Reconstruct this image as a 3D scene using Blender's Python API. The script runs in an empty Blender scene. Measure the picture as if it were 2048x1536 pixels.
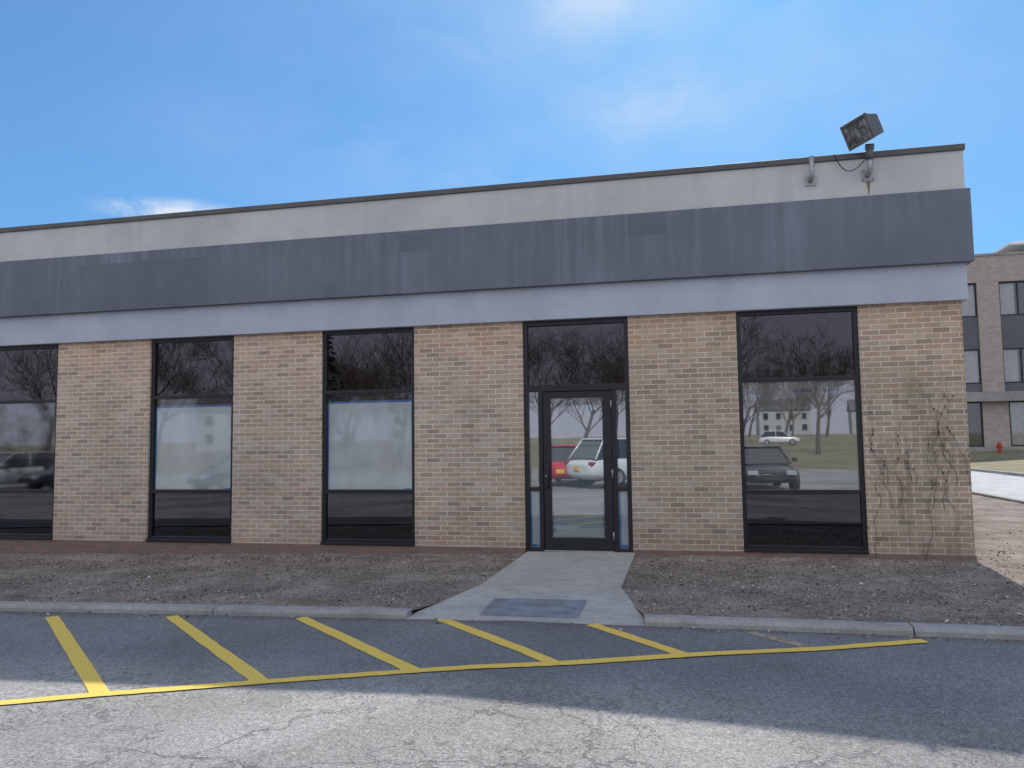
import bpy, bmesh, math, random
from mathutils import Vector, Matrix, noise
random.seed(7)
sc = bpy.context.scene; col = sc.collection
sc.view_settings.view_transform = 'Standard'; sc.view_settings.look = 'None'; sc.view_settings.exposure = 0

# ------------------------------------------------------------ camera
FP = 1539.0; D = 10.4; H = 1.494
Fw = Vector((-0.2163, 0.9735, 0.0748)).normalized()
R = Vector((0.9759, 0.2180, -0.0133)); R = (R - Fw * R.dot(Fw)).normalized(); U = R.cross(Fw)
CP = Vector((0, -D, H))
cam = bpy.data.cameras.new('camera'); co = bpy.data.objects.new('camera', cam); col.objects.link(co)
m = Matrix((R, U, -Fw)).transposed().to_4x4(); m.translation = CP; co.matrix_world = m
cam.sensor_width = 36; cam.lens = 36 * FP / 2048; cam.clip_end = 3000; cam.clip_start = 0.05
sc.camera = co
def ray(px, py): return R * ((px - 1024) / FP) + U * ((768 - py) / FP) + Fw
def fac(px, py, y=0.0):
    d = ray(px, py); return CP + d * ((y + D) / d.y)
def gz(x): return -0.018 * max(0.0, min(14.0, -1.4 - x))
def lotdip(x, y):                                  # dip added at the right front to tilt the building's shadow edge
    return -0.032 * max(0.0, min(1.0, (-4.6 - y) / 1.4)) * max(0.0, min(6.0, x + 1.5))
def gnd(px, py, z=-0.05):
    d = ray(px, py); x = 0.0
    for _ in range(6):
        p = CP + d * ((z + gz(x) - H) / d.z); x = p.x
    return p

# ------------------------------------------------------------ node helpers
def newmat(name):
    mt = bpy.data.materials.new(name); mt.use_nodes = True
    nt = mt.node_tree; b = nt.nodes['Principled BSDF']
    return mt, nt, b
def N(nt, t, **kw):
    n = nt.nodes.new(t)
    for k, v in kw.items(): setattr(n, k, v)
    return n
def L(nt, a, b): nt.links.new(a, b)
def ramp(nt, fac_, stops, interp='LINEAR'):
    r = nt.nodes.new('ShaderNodeValToRGB'); r.color_ramp.interpolation = interp
    e = r.color_ramp.elements
    while len(e) < len(stops): e.new(0.5)
    for i, (p, c) in enumerate(stops):
        e[i].position = p
        e[i].color = (c, c, c, 1) if not isinstance(c, tuple) else (*c, 1)
    if fac_ is not None: L(nt, fac_, r.inputs['Fac'])
    return r.outputs['Color']
def mul(nt, a, b, f=1.0, mode='MULTIPLY'):
    x = nt.nodes.new('ShaderNodeMix'); x.data_type = 'RGBA'; x.blend_type = mode; x.clamp_result = False
    if isinstance(f, float): x.inputs[0].default_value = f
    else: L(nt, f, x.inputs[0])
    for s, v in ((6, a), (7, b)):
        if isinstance(v, tuple): x.inputs[s].default_value = (*v, 1)
        else: L(nt, v, x.inputs[s])
    return x.outputs[2]
def mth(nt, op, a, b=None, clamp=False):
    x = nt.nodes.new('ShaderNodeMath'); x.operation = op; x.use_clamp = clamp
    for s, v in ((0, a), (1, b)):
        if v is None: continue
        if isinstance(v, (int, float)): x.inputs[s].default_value = v
        else: L(nt, v, x.inputs[s])
    return x.outputs[0]
def objco(nt, scale=(1, 1, 1)):
    t = nt.nodes.new('ShaderNodeTexCoord'); mp = nt.nodes.new('ShaderNodeMapping')
    mp.inputs['Scale'].default_value = scale; L(nt, t.outputs['Object'], mp.inputs['Vector']); return mp.outputs[0]
def nz(nt, vec, scale, detail=4, rough=0.55, dist=0.0):
    n = N(nt, 'ShaderNodeTexNoise'); n.inputs['Scale'].default_value = scale; n.inputs['Detail'].default_value = detail
    n.inputs['Roughness'].default_value = rough; n.inputs['Distortion'].default_value = dist
    L(nt, vec, n.inputs['Vector']); return n.outputs['Fac']
def bump(nt, b, h, strength=0.3, dist=0.01):
    n = nt.nodes.new('ShaderNodeBump'); n.inputs['Strength'].default_value = strength; n.inputs['Distance'].default_value = dist
    L(nt, h, n.inputs['Height']); L(nt, n.outputs['Normal'], b.inputs['Normal'])
def simple(name, c, rough=0.6, var=0.15, scale=6.0, metal=0.0, spec=0.5, bmp=0.0, bscale=80):
    mt, nt, b = newmat(name); v = objco(nt)
    n1 = nz(nt, v, scale)
    cc = ramp(nt, n1, [(0.25, tuple(x * (1 - var) for x in c)), (0.75, tuple(x * (1 + var) for x in c))])
    L(nt, cc, b.inputs['Base Color']); b.inputs['Roughness'].default_value = rough; b.inputs['Metallic'].default_value = metal
    b.inputs['Specular IOR Level'].default_value = spec
    if bmp: bump(nt, b, nz(nt, v, bscale, 3), bmp, 0.004)
    return mt
def brickmat(name, cols, mortar, w=0.2035, h=0.0677, ms=0.0055, stain=True, bumpy=0.5):
    mt, nt, b = newmat(name)
    tc = nt.nodes.new('ShaderNodeTexCoord'); sp = nt.nodes.new('ShaderNodeSeparateXYZ'); L(nt, tc.outputs['Object'], sp.inputs[0])
    cb = nt.nodes.new('ShaderNodeCombineXYZ'); L(nt, mth(nt, 'ADD', sp.outputs[0], sp.outputs[1]), cb.inputs[0]); L(nt, sp.outputs[2], cb.inputs[1])
    br = N(nt, 'ShaderNodeTexBrick', offset=0.5)
    br.inputs['Color1'].default_value = (0, 0, 0, 1); br.inputs['Color2'].default_value = (1, 1, 1, 1); br.inputs['Mortar'].default_value = (0.5, 0.5, 0.5, 1)
    br.inputs['Scale'].default_value = 1; br.inputs['Mortar Size'].default_value = ms; br.inputs['Mortar Smooth'].default_value = 0.15
    br.inputs['Brick Width'].default_value = w; br.inputs['Row Height'].default_value = h
    wob = N(nt, 'ShaderNodeTexNoise'); wob.inputs['Scale'].default_value = 9; wob.inputs['Detail'].default_value = 2; L(nt, cb.outputs[0], wob.inputs['Vector'])
    va = nt.nodes.new('ShaderNodeVectorMath'); va.operation = 'MULTIPLY_ADD'; L(nt, wob.outputs['Color'], va.inputs[0]); va.inputs[1].default_value = (0.008, 0.006, 0); L(nt, cb.outputs[0], va.inputs[2])
    L(nt, va.outputs[0], br.inputs['Vector'])
    v = tc.outputs['Object']
    k = len(cols)
    bc = ramp(nt, br.outputs['Color'], [((i + .5) / k, c) for i, c in enumerate(cols)])
    fine = nz(nt, v, 70, 4); bc = mul(nt, bc, ramp(nt, fine, [(0.25, 0.78), (0.75, 1.2)]))
    mc = mul(nt, mortar, ramp(nt, nz(nt, v, 5, 4), [(0.3, 0.80), (0.7, 1.08)]))
    c = mul(nt, bc, mc, br.outputs['Fac'], 'MIX')
    if stain:
        big = nz(nt, v, 0.75, 4, 0.6)
        c = mul(nt, c, ramp(nt, big, [(0.32, (0.84, 0.84, 0.82)), (0.5, (0.98, 0.97, 0.96)), (0.68, (1.06, 1.02, 0.99))]))
        # weathering: olive and grey where the wall stays damp, warmer under the fascia
        wx = mth(nt, 'MULTIPLY', ramp(nt, mth(nt, 'MULTIPLY', mth(nt, 'ADD', sp.outputs[0], 6.0), 0.1), [(0.25, 0.0), (0.55, 1.0)]), ramp(nt, nz(nt, objco(nt, (1.2, 1.2, 0.8)), 1.0, 5, 0.65), [(0.38, 0.0), (0.62, 0.75)]))
        c = mul(nt, c, mul(nt, c, (0.78, 0.79, 0.70)), wx, 'MIX')
        # dark vertical traces left by creepers near the right corner
        dk = mth(nt, 'MULTIPLY', ramp(nt, mth(nt, 'MULTIPLY', sp.outputs[0], 0.25), [(0.57, 0.0), (0.62, 1.0), (0.80, 1.0), (0.83, 0.2)]), ramp(nt, nz(nt, objco(nt, (7, 7, 0.9)), 1.0, 6, 0.7, 0.6), [(0.50, 0.0), (0.66, 0.85)]))
        dk = mth(nt, 'MULTIPLY', dk, ramp(nt, mth(nt, 'MULTIPLY', sp.outputs[2], 0.3), [(0.0, 0.7), (0.45, 1.0), (0.68, 0.6), (0.75, 0.0)]))
        c = mul(nt, c, mul(nt, c, (0.55, 0.54, 0.52)), dk, 'MIX')
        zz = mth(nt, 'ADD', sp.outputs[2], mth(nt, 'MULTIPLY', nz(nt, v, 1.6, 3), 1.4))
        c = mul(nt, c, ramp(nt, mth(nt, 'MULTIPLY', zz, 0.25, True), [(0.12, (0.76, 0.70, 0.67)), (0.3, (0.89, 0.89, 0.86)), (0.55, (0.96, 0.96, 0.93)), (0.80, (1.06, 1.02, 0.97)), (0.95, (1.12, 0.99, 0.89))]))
    L(nt, c, b.inputs['Base Color']); b.inputs['Roughness'].default_value = 0.88; b.inputs['Specular IOR Level'].default_value = 0.25
    hh = mth(nt, 'ADD', mth(nt, 'MULTIPLY', br.outputs['Fac'], -1.0), mth(nt, 'MULTIPLY', fine, 0.35))
    bump(nt, b, hh, bumpy, 0.005)
    return mt
def glassmat(name, tint, refl, tintcol=(1, 1, 1), rcol=(0.95, 0.97, 1), rough=0.004):
    mt = bpy.data.materials.new(name); mt.use_nodes = True; nt = mt.node_tree; nt.nodes.clear()
    out = nt.nodes.new('ShaderNodeOutputMaterial'); tr = nt.nodes.new('ShaderNodeBsdfTransparent'); gl = nt.nodes.new('ShaderNodeBsdfGlossy')
    tr.inputs[0].default_value = (tint * tintcol[0], tint * tintcol[1], tint * tintcol[2], 1)
    gl.inputs['Roughness'].default_value = rough; gl.inputs['Color'].default_value = (*rcol, 1)
    fr = nt.nodes.new('ShaderNodeFresnel'); fr.inputs[0].default_value = 1.5
    v = objco(nt)
    bp = nt.nodes.new('ShaderNodeBump'); bp.inputs['Strength'].default_value = 0.05; bp.inputs['Distance'].default_value = 0.004
    L(nt, nz(nt, v, 2.2, 1), bp.inputs['Height']); L(nt, bp.outputs[0], gl.inputs['Normal'])
    f = mth(nt, 'ADD', fr.outputs[0], refl, True)
    dirt = mth(nt, 'MULTIPLY', f, ramp(nt, nz(nt, v, 3, 4), [(0.3, 0.9), (0.7, 1.0)]))
    mx = nt.nodes.new('ShaderNodeMixShader'); L(nt, dirt, mx.inputs[0]); L(nt, tr.outputs[0], mx.inputs[1]); L(nt, gl.outputs[0], mx.inputs[2])
    L(nt, mx.outputs[0], out.inputs[0]); return mt

# ------------------------------------------------------------ materials
M = {}
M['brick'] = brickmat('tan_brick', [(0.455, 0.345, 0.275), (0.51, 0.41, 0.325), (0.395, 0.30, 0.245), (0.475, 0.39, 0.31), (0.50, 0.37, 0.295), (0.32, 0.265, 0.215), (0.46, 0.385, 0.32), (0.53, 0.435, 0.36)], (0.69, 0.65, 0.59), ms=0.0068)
M['red_brick'] = brickmat('red_brick', [(0.19, 0.125, 0.10), (0.23, 0.15, 0.12), (0.20, 0.14, 0.115)], (0.22, 0.18, 0.16), stain=False)
M['far_brick'] = brickmat('grey_tan_brick', [(0.37, 0.32, 0.285), (0.43, 0.37, 0.33), (0.33, 0.285, 0.26)], (0.43, 0.40, 0.37), w=0.3, h=0.1, ms=0.012, stain=False)
M['frame'] = simple('black_aluminium', (0.014, 0.015, 0.020), 0.35, 0.2, 10, 0, 0.5)
M['coping'] = simple('bronze_coping', (0.09, 0.085, 0.08), 0.5, 0.25, 3)
M['steel'] = simple('galvanised_steel', (0.36, 0.36, 0.36), 0.45, 0.25, 30, 0.6)
M['lampbody'] = simple('grey_lamp_paint', (0.12, 0.12, 0.11), 0.5, 0.25, 14)
M['rust'] = simple('rust_stain', (0.26, 0.19, 0.13), 0.9, 0.4, 20)
def papermat(name, c):
    mt, nt, b = newmat(name); v = objco(nt)
    cc = mul(nt, c, ramp(nt, nz(nt, objco(nt, (3.0, 1, 0.6)), 1.0, 4, 0.6), [(0.3, 0.88), (0.7, 1.06)]))
    L(nt, cc, b.inputs['Base Color']); b.inputs['Roughness'].default_value = 0.9
    bump(nt, b, nz(nt, v, 3, 3), 0.4, 0.02); return mt
M['paper'] = papermat('white_paper', (0.84, 0.90, 0.90))
M['greypaper'] = papermat('grey_paper', (0.46, 0.47, 0.46))
M['doorpaper'] = papermat('door_paper', (0.66, 0.75, 0.77))
M['tape'] = simple('blue_tape', (0.05, 0.25, 0.62), 0.7, 0.15, 20)
M['blind'] = simple('blind_slats', (0.66, 0.68, 0.65), 0.6, 0.06, 2)
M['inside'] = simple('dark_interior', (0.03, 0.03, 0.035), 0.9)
M['roofm'] = simple('roof_membrane', (0.2, 0.2, 0.2), 0.9)
M['rubber'] = simple('black_rubber', (0.02, 0.02, 0.02), 0.7)
M['tint'] = glassmat('dark_tinted_glass', 0.12, 0.075, rcol=(0.97, 0.93, 1))
M['clear'] = glassmat('clear_glass', 0.97, 0.055, rough=0.03)
M['mirror'] = glassmat('mirrored_glass', 0.9, 0.24, rough=0.012)
M['carglass'] = simple('car_glass', (0.01, 0.012, 0.015), 0.03, 0.1, 1, 0, 0.8)
M['bark'] = simple('bark', (0.10, 0.078, 0.06), 0.9, 0.35, 12)
M['twig'] = simple('twigs', (0.135, 0.10, 0.078), 0.9, 0.3, 5)
M['needle'] = simple('needles', (0.025, 0.05, 0.025), 0.8, 0.5, 2)
M['vine'] = simple('vine_stem', (0.075, 0.068, 0.06), 0.9, 0.4, 20)
M['hydrant'] = simple('hydrant_red', (0.45, 0.03, 0.02), 0.45, 0.2, 10)
M['curtain'] = simple('curtain', (0.66, 0.66, 0.64), 0.9, 0.15, 4)
M['spandrel'] = simple('grey_spandrel', (0.10, 0.105, 0.115), 0.5, 0.15, 1)
M['white_wood'] = simple('white_clapboard', (0.36, 0.36, 0.35), 0.7, 0.06, 2)
M['shingle'] = simple('grey_shingle', (0.12, 0.11, 0.11), 0.9, 0.25, 6)
M['plate'] = simple('yellow_plate', (0.75, 0.5, 0.05), 0.5, 0.05, 2)

def stucco(name, c, streak=0.25, streakcol=0.6, drips=6.0, lo=0.40):
    mt, nt, b = newmat(name); v = objco(nt)
    s = nz(nt, objco(nt, (drips, drips, 0.35)), 1.0, 4, 0.6)
    big = nz(nt, v, 0.6, 4, 0.6)
    cc = mul(nt, c, ramp(nt, big, [(0.3, 0.86), (0.7, 1.1)]))
    mask = mth(nt, 'MULTIPLY', ramp(nt, s, [(0.42, 0.0), (0.72, 1.0)]), ramp(nt, nz(nt, v, 0.45, 2), [(lo, 0.0), (lo + 0.2, streak)]))
    cc = mul(nt, cc, tuple(x * streakcol for x in c), mask, 'MIX')
    cc = mul(nt, cc, ramp(nt, nz(nt, v, 2.6, 5, 0.7), [(0.3, 0.93), (0.7, 1.05)]))
    L(nt, cc, b.inputs['Base Color']); b.inputs['Roughness'].default_value = 0.85; b.inputs['Specular IOR Level'].default_value = 0.3
    bump(nt, b, nz(nt, v, 120, 3), 0.15, 0.003); return mt
M['white_band'] = stucco('off_white_stucco', (0.54, 0.54, 0.53), 0.5, 0.76)
M['grey_band'] = stucco('slate_grey_stucco', (0.150, 0.166, 0.200), 0.8, 1.6, 7.0, 0.38)
M['grey_patch'] = stucco('slate_grey_repaint', (0.141, 0.156, 0.19), 0.3, 1.3)
M['pale_band'] = stucco('pale_grey_stucco', (0.44, 0.465, 0.54), 0.2, 0.85)

def concrete(name, c, seed=0):
    mt, nt, b = newmat(name); v = objco(nt)
    cc = mul(nt, c, ramp(nt, nz(nt, v, 1.1, 5, 0.65), [(0.3, 0.78), (0.7, 1.12)]))
    cc = mul(nt, cc, ramp(nt, nz(nt, v, 45, 3), [(0.3, 0.86), (0.7, 1.1)]))
    cc = mul(nt, cc, ramp(nt, nz(nt, v, 7, 4, 0.7), [(0.3, 0.82), (0.6, 1.05)]))
    L(nt, cc, b.inputs['Base Color']); b.inputs['Roughness'].default_value = 0.9; b.inputs['Specular IOR Level'].default_value = 0.25
    bump(nt, b, nz(nt, v, 90, 3), 0.25, 0.004); return mt
M['concrete'] = concrete('walk_concrete', (0.40, 0.395, 0.365))
M['kerb'] = concrete('kerb_concrete', (0.33, 0.325, 0.31))
M['drive'] = concrete('drive_concrete', (0.44, 0.44, 0.44))

def asphalt():
    mt, nt, b = newmat('worn_asphalt'); v = objco(nt)
    tc = nt.nodes.new('ShaderNodeTexCoord'); sp = nt.nodes.new('ShaderNodeSeparateXYZ'); L(nt, tc.outputs['Object'], sp.inputs[0])
    ny = mth(nt, 'MULTIPLY', sp.outputs[1], -1.0)
    edge = mth(nt, 'ADD', ny, mth(nt, 'MULTIPLY', nz(nt, v, 1.2, 4), 0.8))
    old = ramp(nt, mth(nt, 'MULTIPLY', edge, 0.1), [(0.55, 0.0), (0.63, 1.0)])
    base = mul(nt, (0.18, 0.182, 0.187), (0.275, 0.27, 0.258), old, 'MIX')
    big = nz(nt, v, 0.55, 5, 0.6)
    base = mul(nt, base, ramp(nt, big, [(0.3, 0.76), (0.52, 1.0), (0.7, 1.16)]))
    patch = N(nt, 'ShaderNodeTexVoronoi'); patch.inputs['Scale'].default_value = 0.55; L(nt, v, patch.inputs['Vector'])
    sp2 = nt.nodes.new('ShaderNodeSeparateColor'); L(nt, patch.outputs['Color'], sp2.inputs[0])
    base = mul(nt, base, ramp(nt, sp2.outputs[0], [(0.0, 0.78), (0.5, 1.0), (1.0, 1.1)]), mth(nt, 'MULTIPLY', old, 0.9))
    sp1 = nz(nt, v, 55, 3, 0.7); sp3 = nz(nt, v, 140, 2, 0.6); sp4 = nz(nt, v, 24, 4, 0.75)
    base = mul(nt, base, ramp(nt, sp1, [(0.3, 0.60), (0.5, 1.0), (0.72, 1.5)]))
    base = mul(nt, base, ramp(nt, sp3, [(0.32, 0.62), (0.68, 1.42)]))
    base = mul(nt, base, ramp(nt, sp4, [(0.32, 0.80), (0.5, 1.0), (0.68, 1.15)]))
    wob = N(nt, 'ShaderNodeTexNoise'); wob.inputs['Scale'].default_value = 3.2; wob.inputs['Detail'].default_value = 6; wob.inputs['Roughness'].default_value = 0.65; L(nt, v, wob.inputs['Vector'])
    va = nt.nodes.new('ShaderNodeVectorMath'); va.operation = 'MULTIPLY_ADD'; L(nt, wob.outputs['Color'], va.inputs[0]); va.inputs[1].default_value = (0.6, 0.6, 0); L(nt, v, va.inputs[2])
    def crack(scale, wdt, lo, hi, ms):
        vo = N(nt, 'ShaderNodeTexVoronoi', feature='DISTANCE_TO_EDGE'); vo.inputs['Scale'].default_value = scale; L(nt, va.outputs[0], vo.inputs['Vector'])
        return mth(nt, 'MULTIPLY', ramp(nt, vo.outputs['Distance'], [(0.0, 1.0), (wdt, 0.0)]), ramp(nt, nz(nt, v, ms, 2), [(lo, 0.0), (hi, 1.0)]))
    c1 = crack(0.6, 0.007, 0.38, 0.52, 0.5); c2 = crack(3.0, 0.022, 0.47, 0.57, 0.6); c3 = crack(6.0, 0.035, 0.54, 0.62, 0.9)
    ck = mth(nt, 'MULTIPLY', mth(nt, 'MAXIMUM', mth(nt, 'MAXIMUM', c1, c2), c3), mth(nt, 'ADD', mth(nt, 'MULTIPLY', old, 0.48), 0.2))
    base = mul(nt, base, (0.07, 0.07, 0.07), ck, 'MIX')
    # silt washed against the kerb
    silt = ramp(nt, mth(nt, 'MULTIPLY', mth(nt, 'SUBTRACT', mth(nt, 'SUBTRACT', ny, mth(nt, 'MULTIPLY', nz(nt, v, 5, 4), 0.35)), 3.5), 2.5), [(0.2, 0.75), (0.75, 0.0)])
    base = mul(nt, base, (0.12, 0.105, 0.09), silt, 'MIX')
    L(nt, base, b.inputs['Base Color']); b.inputs['Roughness'].default_value = 0.85; b.inputs['Specular IOR Level'].default_value = 0.3
    bump(nt, b, mth(nt, 'SUBTRACT', mth(nt, 'ADD', sp1, sp3), mth(nt, 'MULTIPLY', ck, 2.0)), 0.6, 0.007); return mt
M['asphalt'] = asphalt()
def yellow():
    mt, nt, b = newmat('worn_yellow_paint'); v = objco(nt)
    w = nz(nt, v, 16, 5, 0.7); w2 = nz(nt, v, 1.4, 3); w3 = nz(nt, v, 90, 3)
    f = mth(nt, 'ADD', mth(nt, 'ADD', w, mth(nt, 'MULTIPLY', w2, 0.6)), mth(nt, 'MULTIPLY', w3, 0.5))
    a = ramp(nt, f, [(1.02, 0.0), (1.22, 1.0)])
    c = mul(nt, (0.76, 0.54, 0.10), ramp(nt, w3, [(0.3, 0.75), (0.7, 1.15)]))
    c = mul(nt, c, (0.42, 0.34, 0.18), a, 'MIX')
    L(nt, c, b.inputs['Base Color']); b.inputs['Roughness'].default_value = 0.8
    L(nt, ramp(nt, f, [(1.13, 1.0), (1.25, 0.0)]), b.inputs['Alpha'])
    bump(nt, b, w3, 0.3, 0.004); return mt
M['yellow'] = yellow()
def fadedy():
    mt, nt, b = newmat('faded_paint'); v = objco(nt)
    f = nz(nt, v, 14, 5, 0.7)
    b.inputs['Base Color'].default_value = (0.44, 0.35, 0.25, 1); b.inputs['Roughness'].default_value = 0.9
    L(nt, ramp(nt, f, [(0.28, 0.0), (0.54, 0.8)]), b.inputs['Alpha']); return mt
M['faded'] = fadedy()
def soil():
    mt, nt, b = newmat('mulch_soil'); v = objco(nt)
    n1 = nz(nt, v, 1.3, 5, 0.65); n2 = nz(nt, v, 60, 5, 0.75); n3 = nz(nt, v, 9, 4)
    c = ramp(nt, n1, [(0.3, (0.16, 0.135, 0.115)), (0.5, (0.25, 0.215, 0.185)), (0.7, (0.35, 0.31, 0.27))])
    c = mul(nt, c, ramp(nt, n2, [(0.3, 0.42), (0.5, 0.95), (0.7, 1.6)])); c = mul(nt, c, ramp(nt, n3, [(0.3, 0.8), (0.7, 1.14)]))
    L(nt, c, b.inputs['Base Color']); b.inputs['Roughness'].default_value = 0.95; b.inputs['Specular IOR Level'].default_value = 0.1
    bump(nt, b, mth(nt, 'ADD', n2, n3), 0.8, 0.015); return mt
M['soil'] = soil()
def island(name, stops, rough=0.9):
    mt, nt, b = newmat(name); g = nt.nodes.new('ShaderNodeNewGeometry')
    L(nt, ramp(nt, g.outputs['Random Per Island'], stops), b.inputs['Base Color']); b.inputs['Roughness'].default_value = rough
    b.inputs['Specular IOR Level'].default_value = 0.15; return mt
M['chips'] = island('wood_chips', [(0, (0.08, 0.065, 0.055)), (0.4, (0.20, 0.165, 0.135)), (0.72, (0.34, 0.285, 0.24)), (0.92, (0.44, 0.39, 0.34)), (1, (0.56, 0.53, 0.50))])
def grassm():
    mt, nt, b = newmat('dry_grass'); v = objco(nt)
    c = ramp(nt, nz(nt, v, 0.35, 5, 0.7), [(0.3, (0.12, 0.115, 0.055)), (0.55, (0.22, 0.19, 0.105)), (0.75, (0.29, 0.24, 0.15))])
    c = mul(nt, c, ramp(nt, nz(nt, v, 12, 4, 0.7), [(0.3, 0.6), (0.7, 1.3)]))
    L(nt, c, b.inputs['Base Color']); b.inputs['Roughness'].default_value = 0.95; bump(nt, b, nz(nt, v, 14, 4), 0.6, 0.05); return mt
M['grass'] = grassm()
def tactile():
    mt, nt, b = newmat('tactile_domes'); v = objco(nt)
    c = mul(nt, (0.19, 0.21, 0.24), ramp(nt, nz(nt, v, 7, 4), [(0.3, 0.75), (0.7, 1.25)]))
    L(nt, c, b.inputs['Base Color']); b.inputs['Roughness'].default_value = 0.8; return mt
M['tactile'] = tactile()

# ------------------------------------------------------------ mesh builder
class MB:
    def __init__(s): s.bm = bmesh.new()
    def box(s, x0, x1, y0, y1, z0, z1):
        v = [s.bm.verts.new(p) for p in ((x0, y0, z0), (x1, y0, z0), (x1, y1, z0), (x0, y1, z0), (x0, y0, z1), (x1, y0, z1), (x1, y1, z1), (x0, y1, z1))]
        for f in ((0, 3, 2, 1), (4, 5, 6, 7), (0, 1, 5, 4), (1, 2, 6, 5), (2, 3, 7, 6), (3, 0, 4, 7)): s.bm.faces.new([v[i] for i in f])
        return v
    def face(s, pts): return s.bm.faces.new([s.bm.verts.new(p) for p in pts])
    def tube(s, pts, rad, n=8, cap=True):
        pts = [Vector(p) for p in pts]
        if not isinstance(rad, (list, tuple)): rad = [rad] * len(pts)
        rings = []; up = None
        for i, p in enumerate(pts):
            d = (pts[min(i + 1, len(pts) - 1)] - pts[max(i - 1, 0)]).normalized()
            if up is None: up = d.orthogonal()
            a = (up - d * up.dot(d))
            a = a.normalized() if a.length > 1e-6 else d.orthogonal().normalized()
            up = a; b = d.cross(a)
            rings.append([s.bm.verts.new(p + (a * math.cos(2 * math.pi * k / n) + b * math.sin(2 * math.pi * k / n)) * rad[i]) for k in range(n)])
        for r0, r1 in zip(rings, rings[1:]):
            for k in range(n): s.bm.faces.new((r0[k], r0[(k + 1) % n], r1[(k + 1) % n], r1[k])).smooth = True
        if cap: s.bm.faces.new(rings[0][::-1]); s.bm.faces.new(rings[-1])
    def loft(s, rings, cap=True, smooth=False):
        R_ = [[s.bm.verts.new(p) for p in r] for r in rings]; n = len(R_[0])
        for r0, r1 in zip(R_, R_[1:]):
            for k in range(n): s.bm.faces.new((r0[k], r0[(k + 1) % n], r1[(k + 1) % n], r1[k])).smooth = smooth
        if cap: s.bm.faces.new(R_[0][::-1]); s.bm.faces.new(R_[-1])
    def build(s, name, mt, parent=None, bevel=0.0, mat4=None):
        if mat4 is not None: bmesh.ops.transform(s.bm, matrix=mat4, verts=s.bm.verts)
        bmesh.ops.recalc_face_normals(s.bm, faces=s.bm.faces)
        me = bpy.data.meshes.new(name); s.bm.to_mesh(me); s.bm.free()
        o = bpy.data.objects.new(name, me); me.materials.append(mt); col.objects.link(o)
        if parent is not None: o.parent = parent
        if bevel:
            md = o.modifiers.new('bevel', 'BEVEL'); md.width = bevel; md.segments = 2; md.limit_method = 'ANGLE'
        return o
def tag(o, label, cat, group=None, kind=None):
    o['label'] = label; o['category'] = cat
    if group: o['group'] = group
    if kind: o['kind'] = kind
    return o
def empty(name, loc=(0, 0, 0), rz=0.0):
    o = bpy.data.objects.new(name, None); o.location = loc; o.rotation_euler = (0, 0, rz); col.objects.link(o); o.empty_display_size = 0.1; return o
def kids(o): return [c for c in bpy.data.objects if c.parent is o]
def copy_tree(o, parent=None):
    c = o.copy(); col.objects.link(c)
    if parent is not None: c.parent = parent
    for ch in kids(o): copy_tree(ch, c)
    return c

# ------------------------------------------------------------ ground sheets
YK = -3.78                                   # front face of the kerb
WL, WR = -2.13, -0.67                        # walkway edges
FL, FR = -2.46, -0.37                        # flared ends
def wl(y): return WL if y > -2.45 else WL + (FL - WL) * min(1, (-2.45 - y) / (3.6 - 2.45))
def wr(y): return WR if y > -2.45 else WR + (FR - WR) * min(1, (-2.45 - y) / (3.6 - 2.45))
def grid(name, mt, xf, yr, nx, ny, zf):
    b = MB(); V = []
    for j in range(ny + 1):
        y = yr[0] + (yr[1] - yr[0]) * j / ny; x0, x1 = xf(y); row = []
        for i in range(nx + 1):
            x = x0 + (x1 - x0) * i / nx; row.append(b.bm.verts.new((x, y, zf(x, y))))
        V.append(row)
    for j in range(ny):
        for i in range(nx): b.bm.faces.new((V[j][i], V[j][i + 1], V[j + 1][i + 1], V[j + 1][i])).smooth = True
    o = b.build(name, mt)
    return o
def far_z(x, y):
    if y < -36: return -0.30 + min(118, -36 - y) * 0.0212
    return -0.45
g = grid('ground', M['grass'], lambda y: (-900, 900), (-900, 900), 60, 600, far_z)
tag(g, 'wide flat ground around the building reaching the horizon', 'ground', kind='structure')
a = grid('parking_lot', M['asphalt'], lambda y: (-45, 45), (-34, YK + 0.02), 180, 120, lambda x, y: -0.05 + gz(x) + lotdip(x, y))
tag(a, 'worn grey cracked asphalt parking lot in front of the building', 'parking lot', kind='structure')
def bedz(x, y):
    p = Vector((x * 1.7, y * 1.7, 0)); q = Vector((x * 9, y * 9, 3))
    return gz(x) + 0.015 * noise.noise(p) + 0.006 * noise.noise(q) - 0.012
b1 = grid('mulch_bed', M['soil'], lambda y: (-18, wl(y) + 0.01), (YK + 0.12, 0.05), 320, 90, bedz)
tag(b1, 'brown mulch bed left of the entrance walk, under the row of windows', 'planting bed', kind='structure')
b2 = grid('mulch_bed', M['soil'], lambda y: (wr(y) - 0.01, 7.06), (YK + 0.12, 0.05), 180, 90, bedz)
tag(b2, 'brown mulch bed right of the entrance walk, below the wide window', 'planting bed', kind='structure')
b3 = grid('mulch_bed', M['soil'], lambda y: (3.3, 7.06), (0.05, 40), 60, 300, lambda x, y: bedz(x, y) + 0.03 * min(1, max(0, y / 6)))
tag(b3, 'sunlit tan mulch strip beyond the building corner beside the driveway', 'planting bed', kind='structure')
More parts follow.
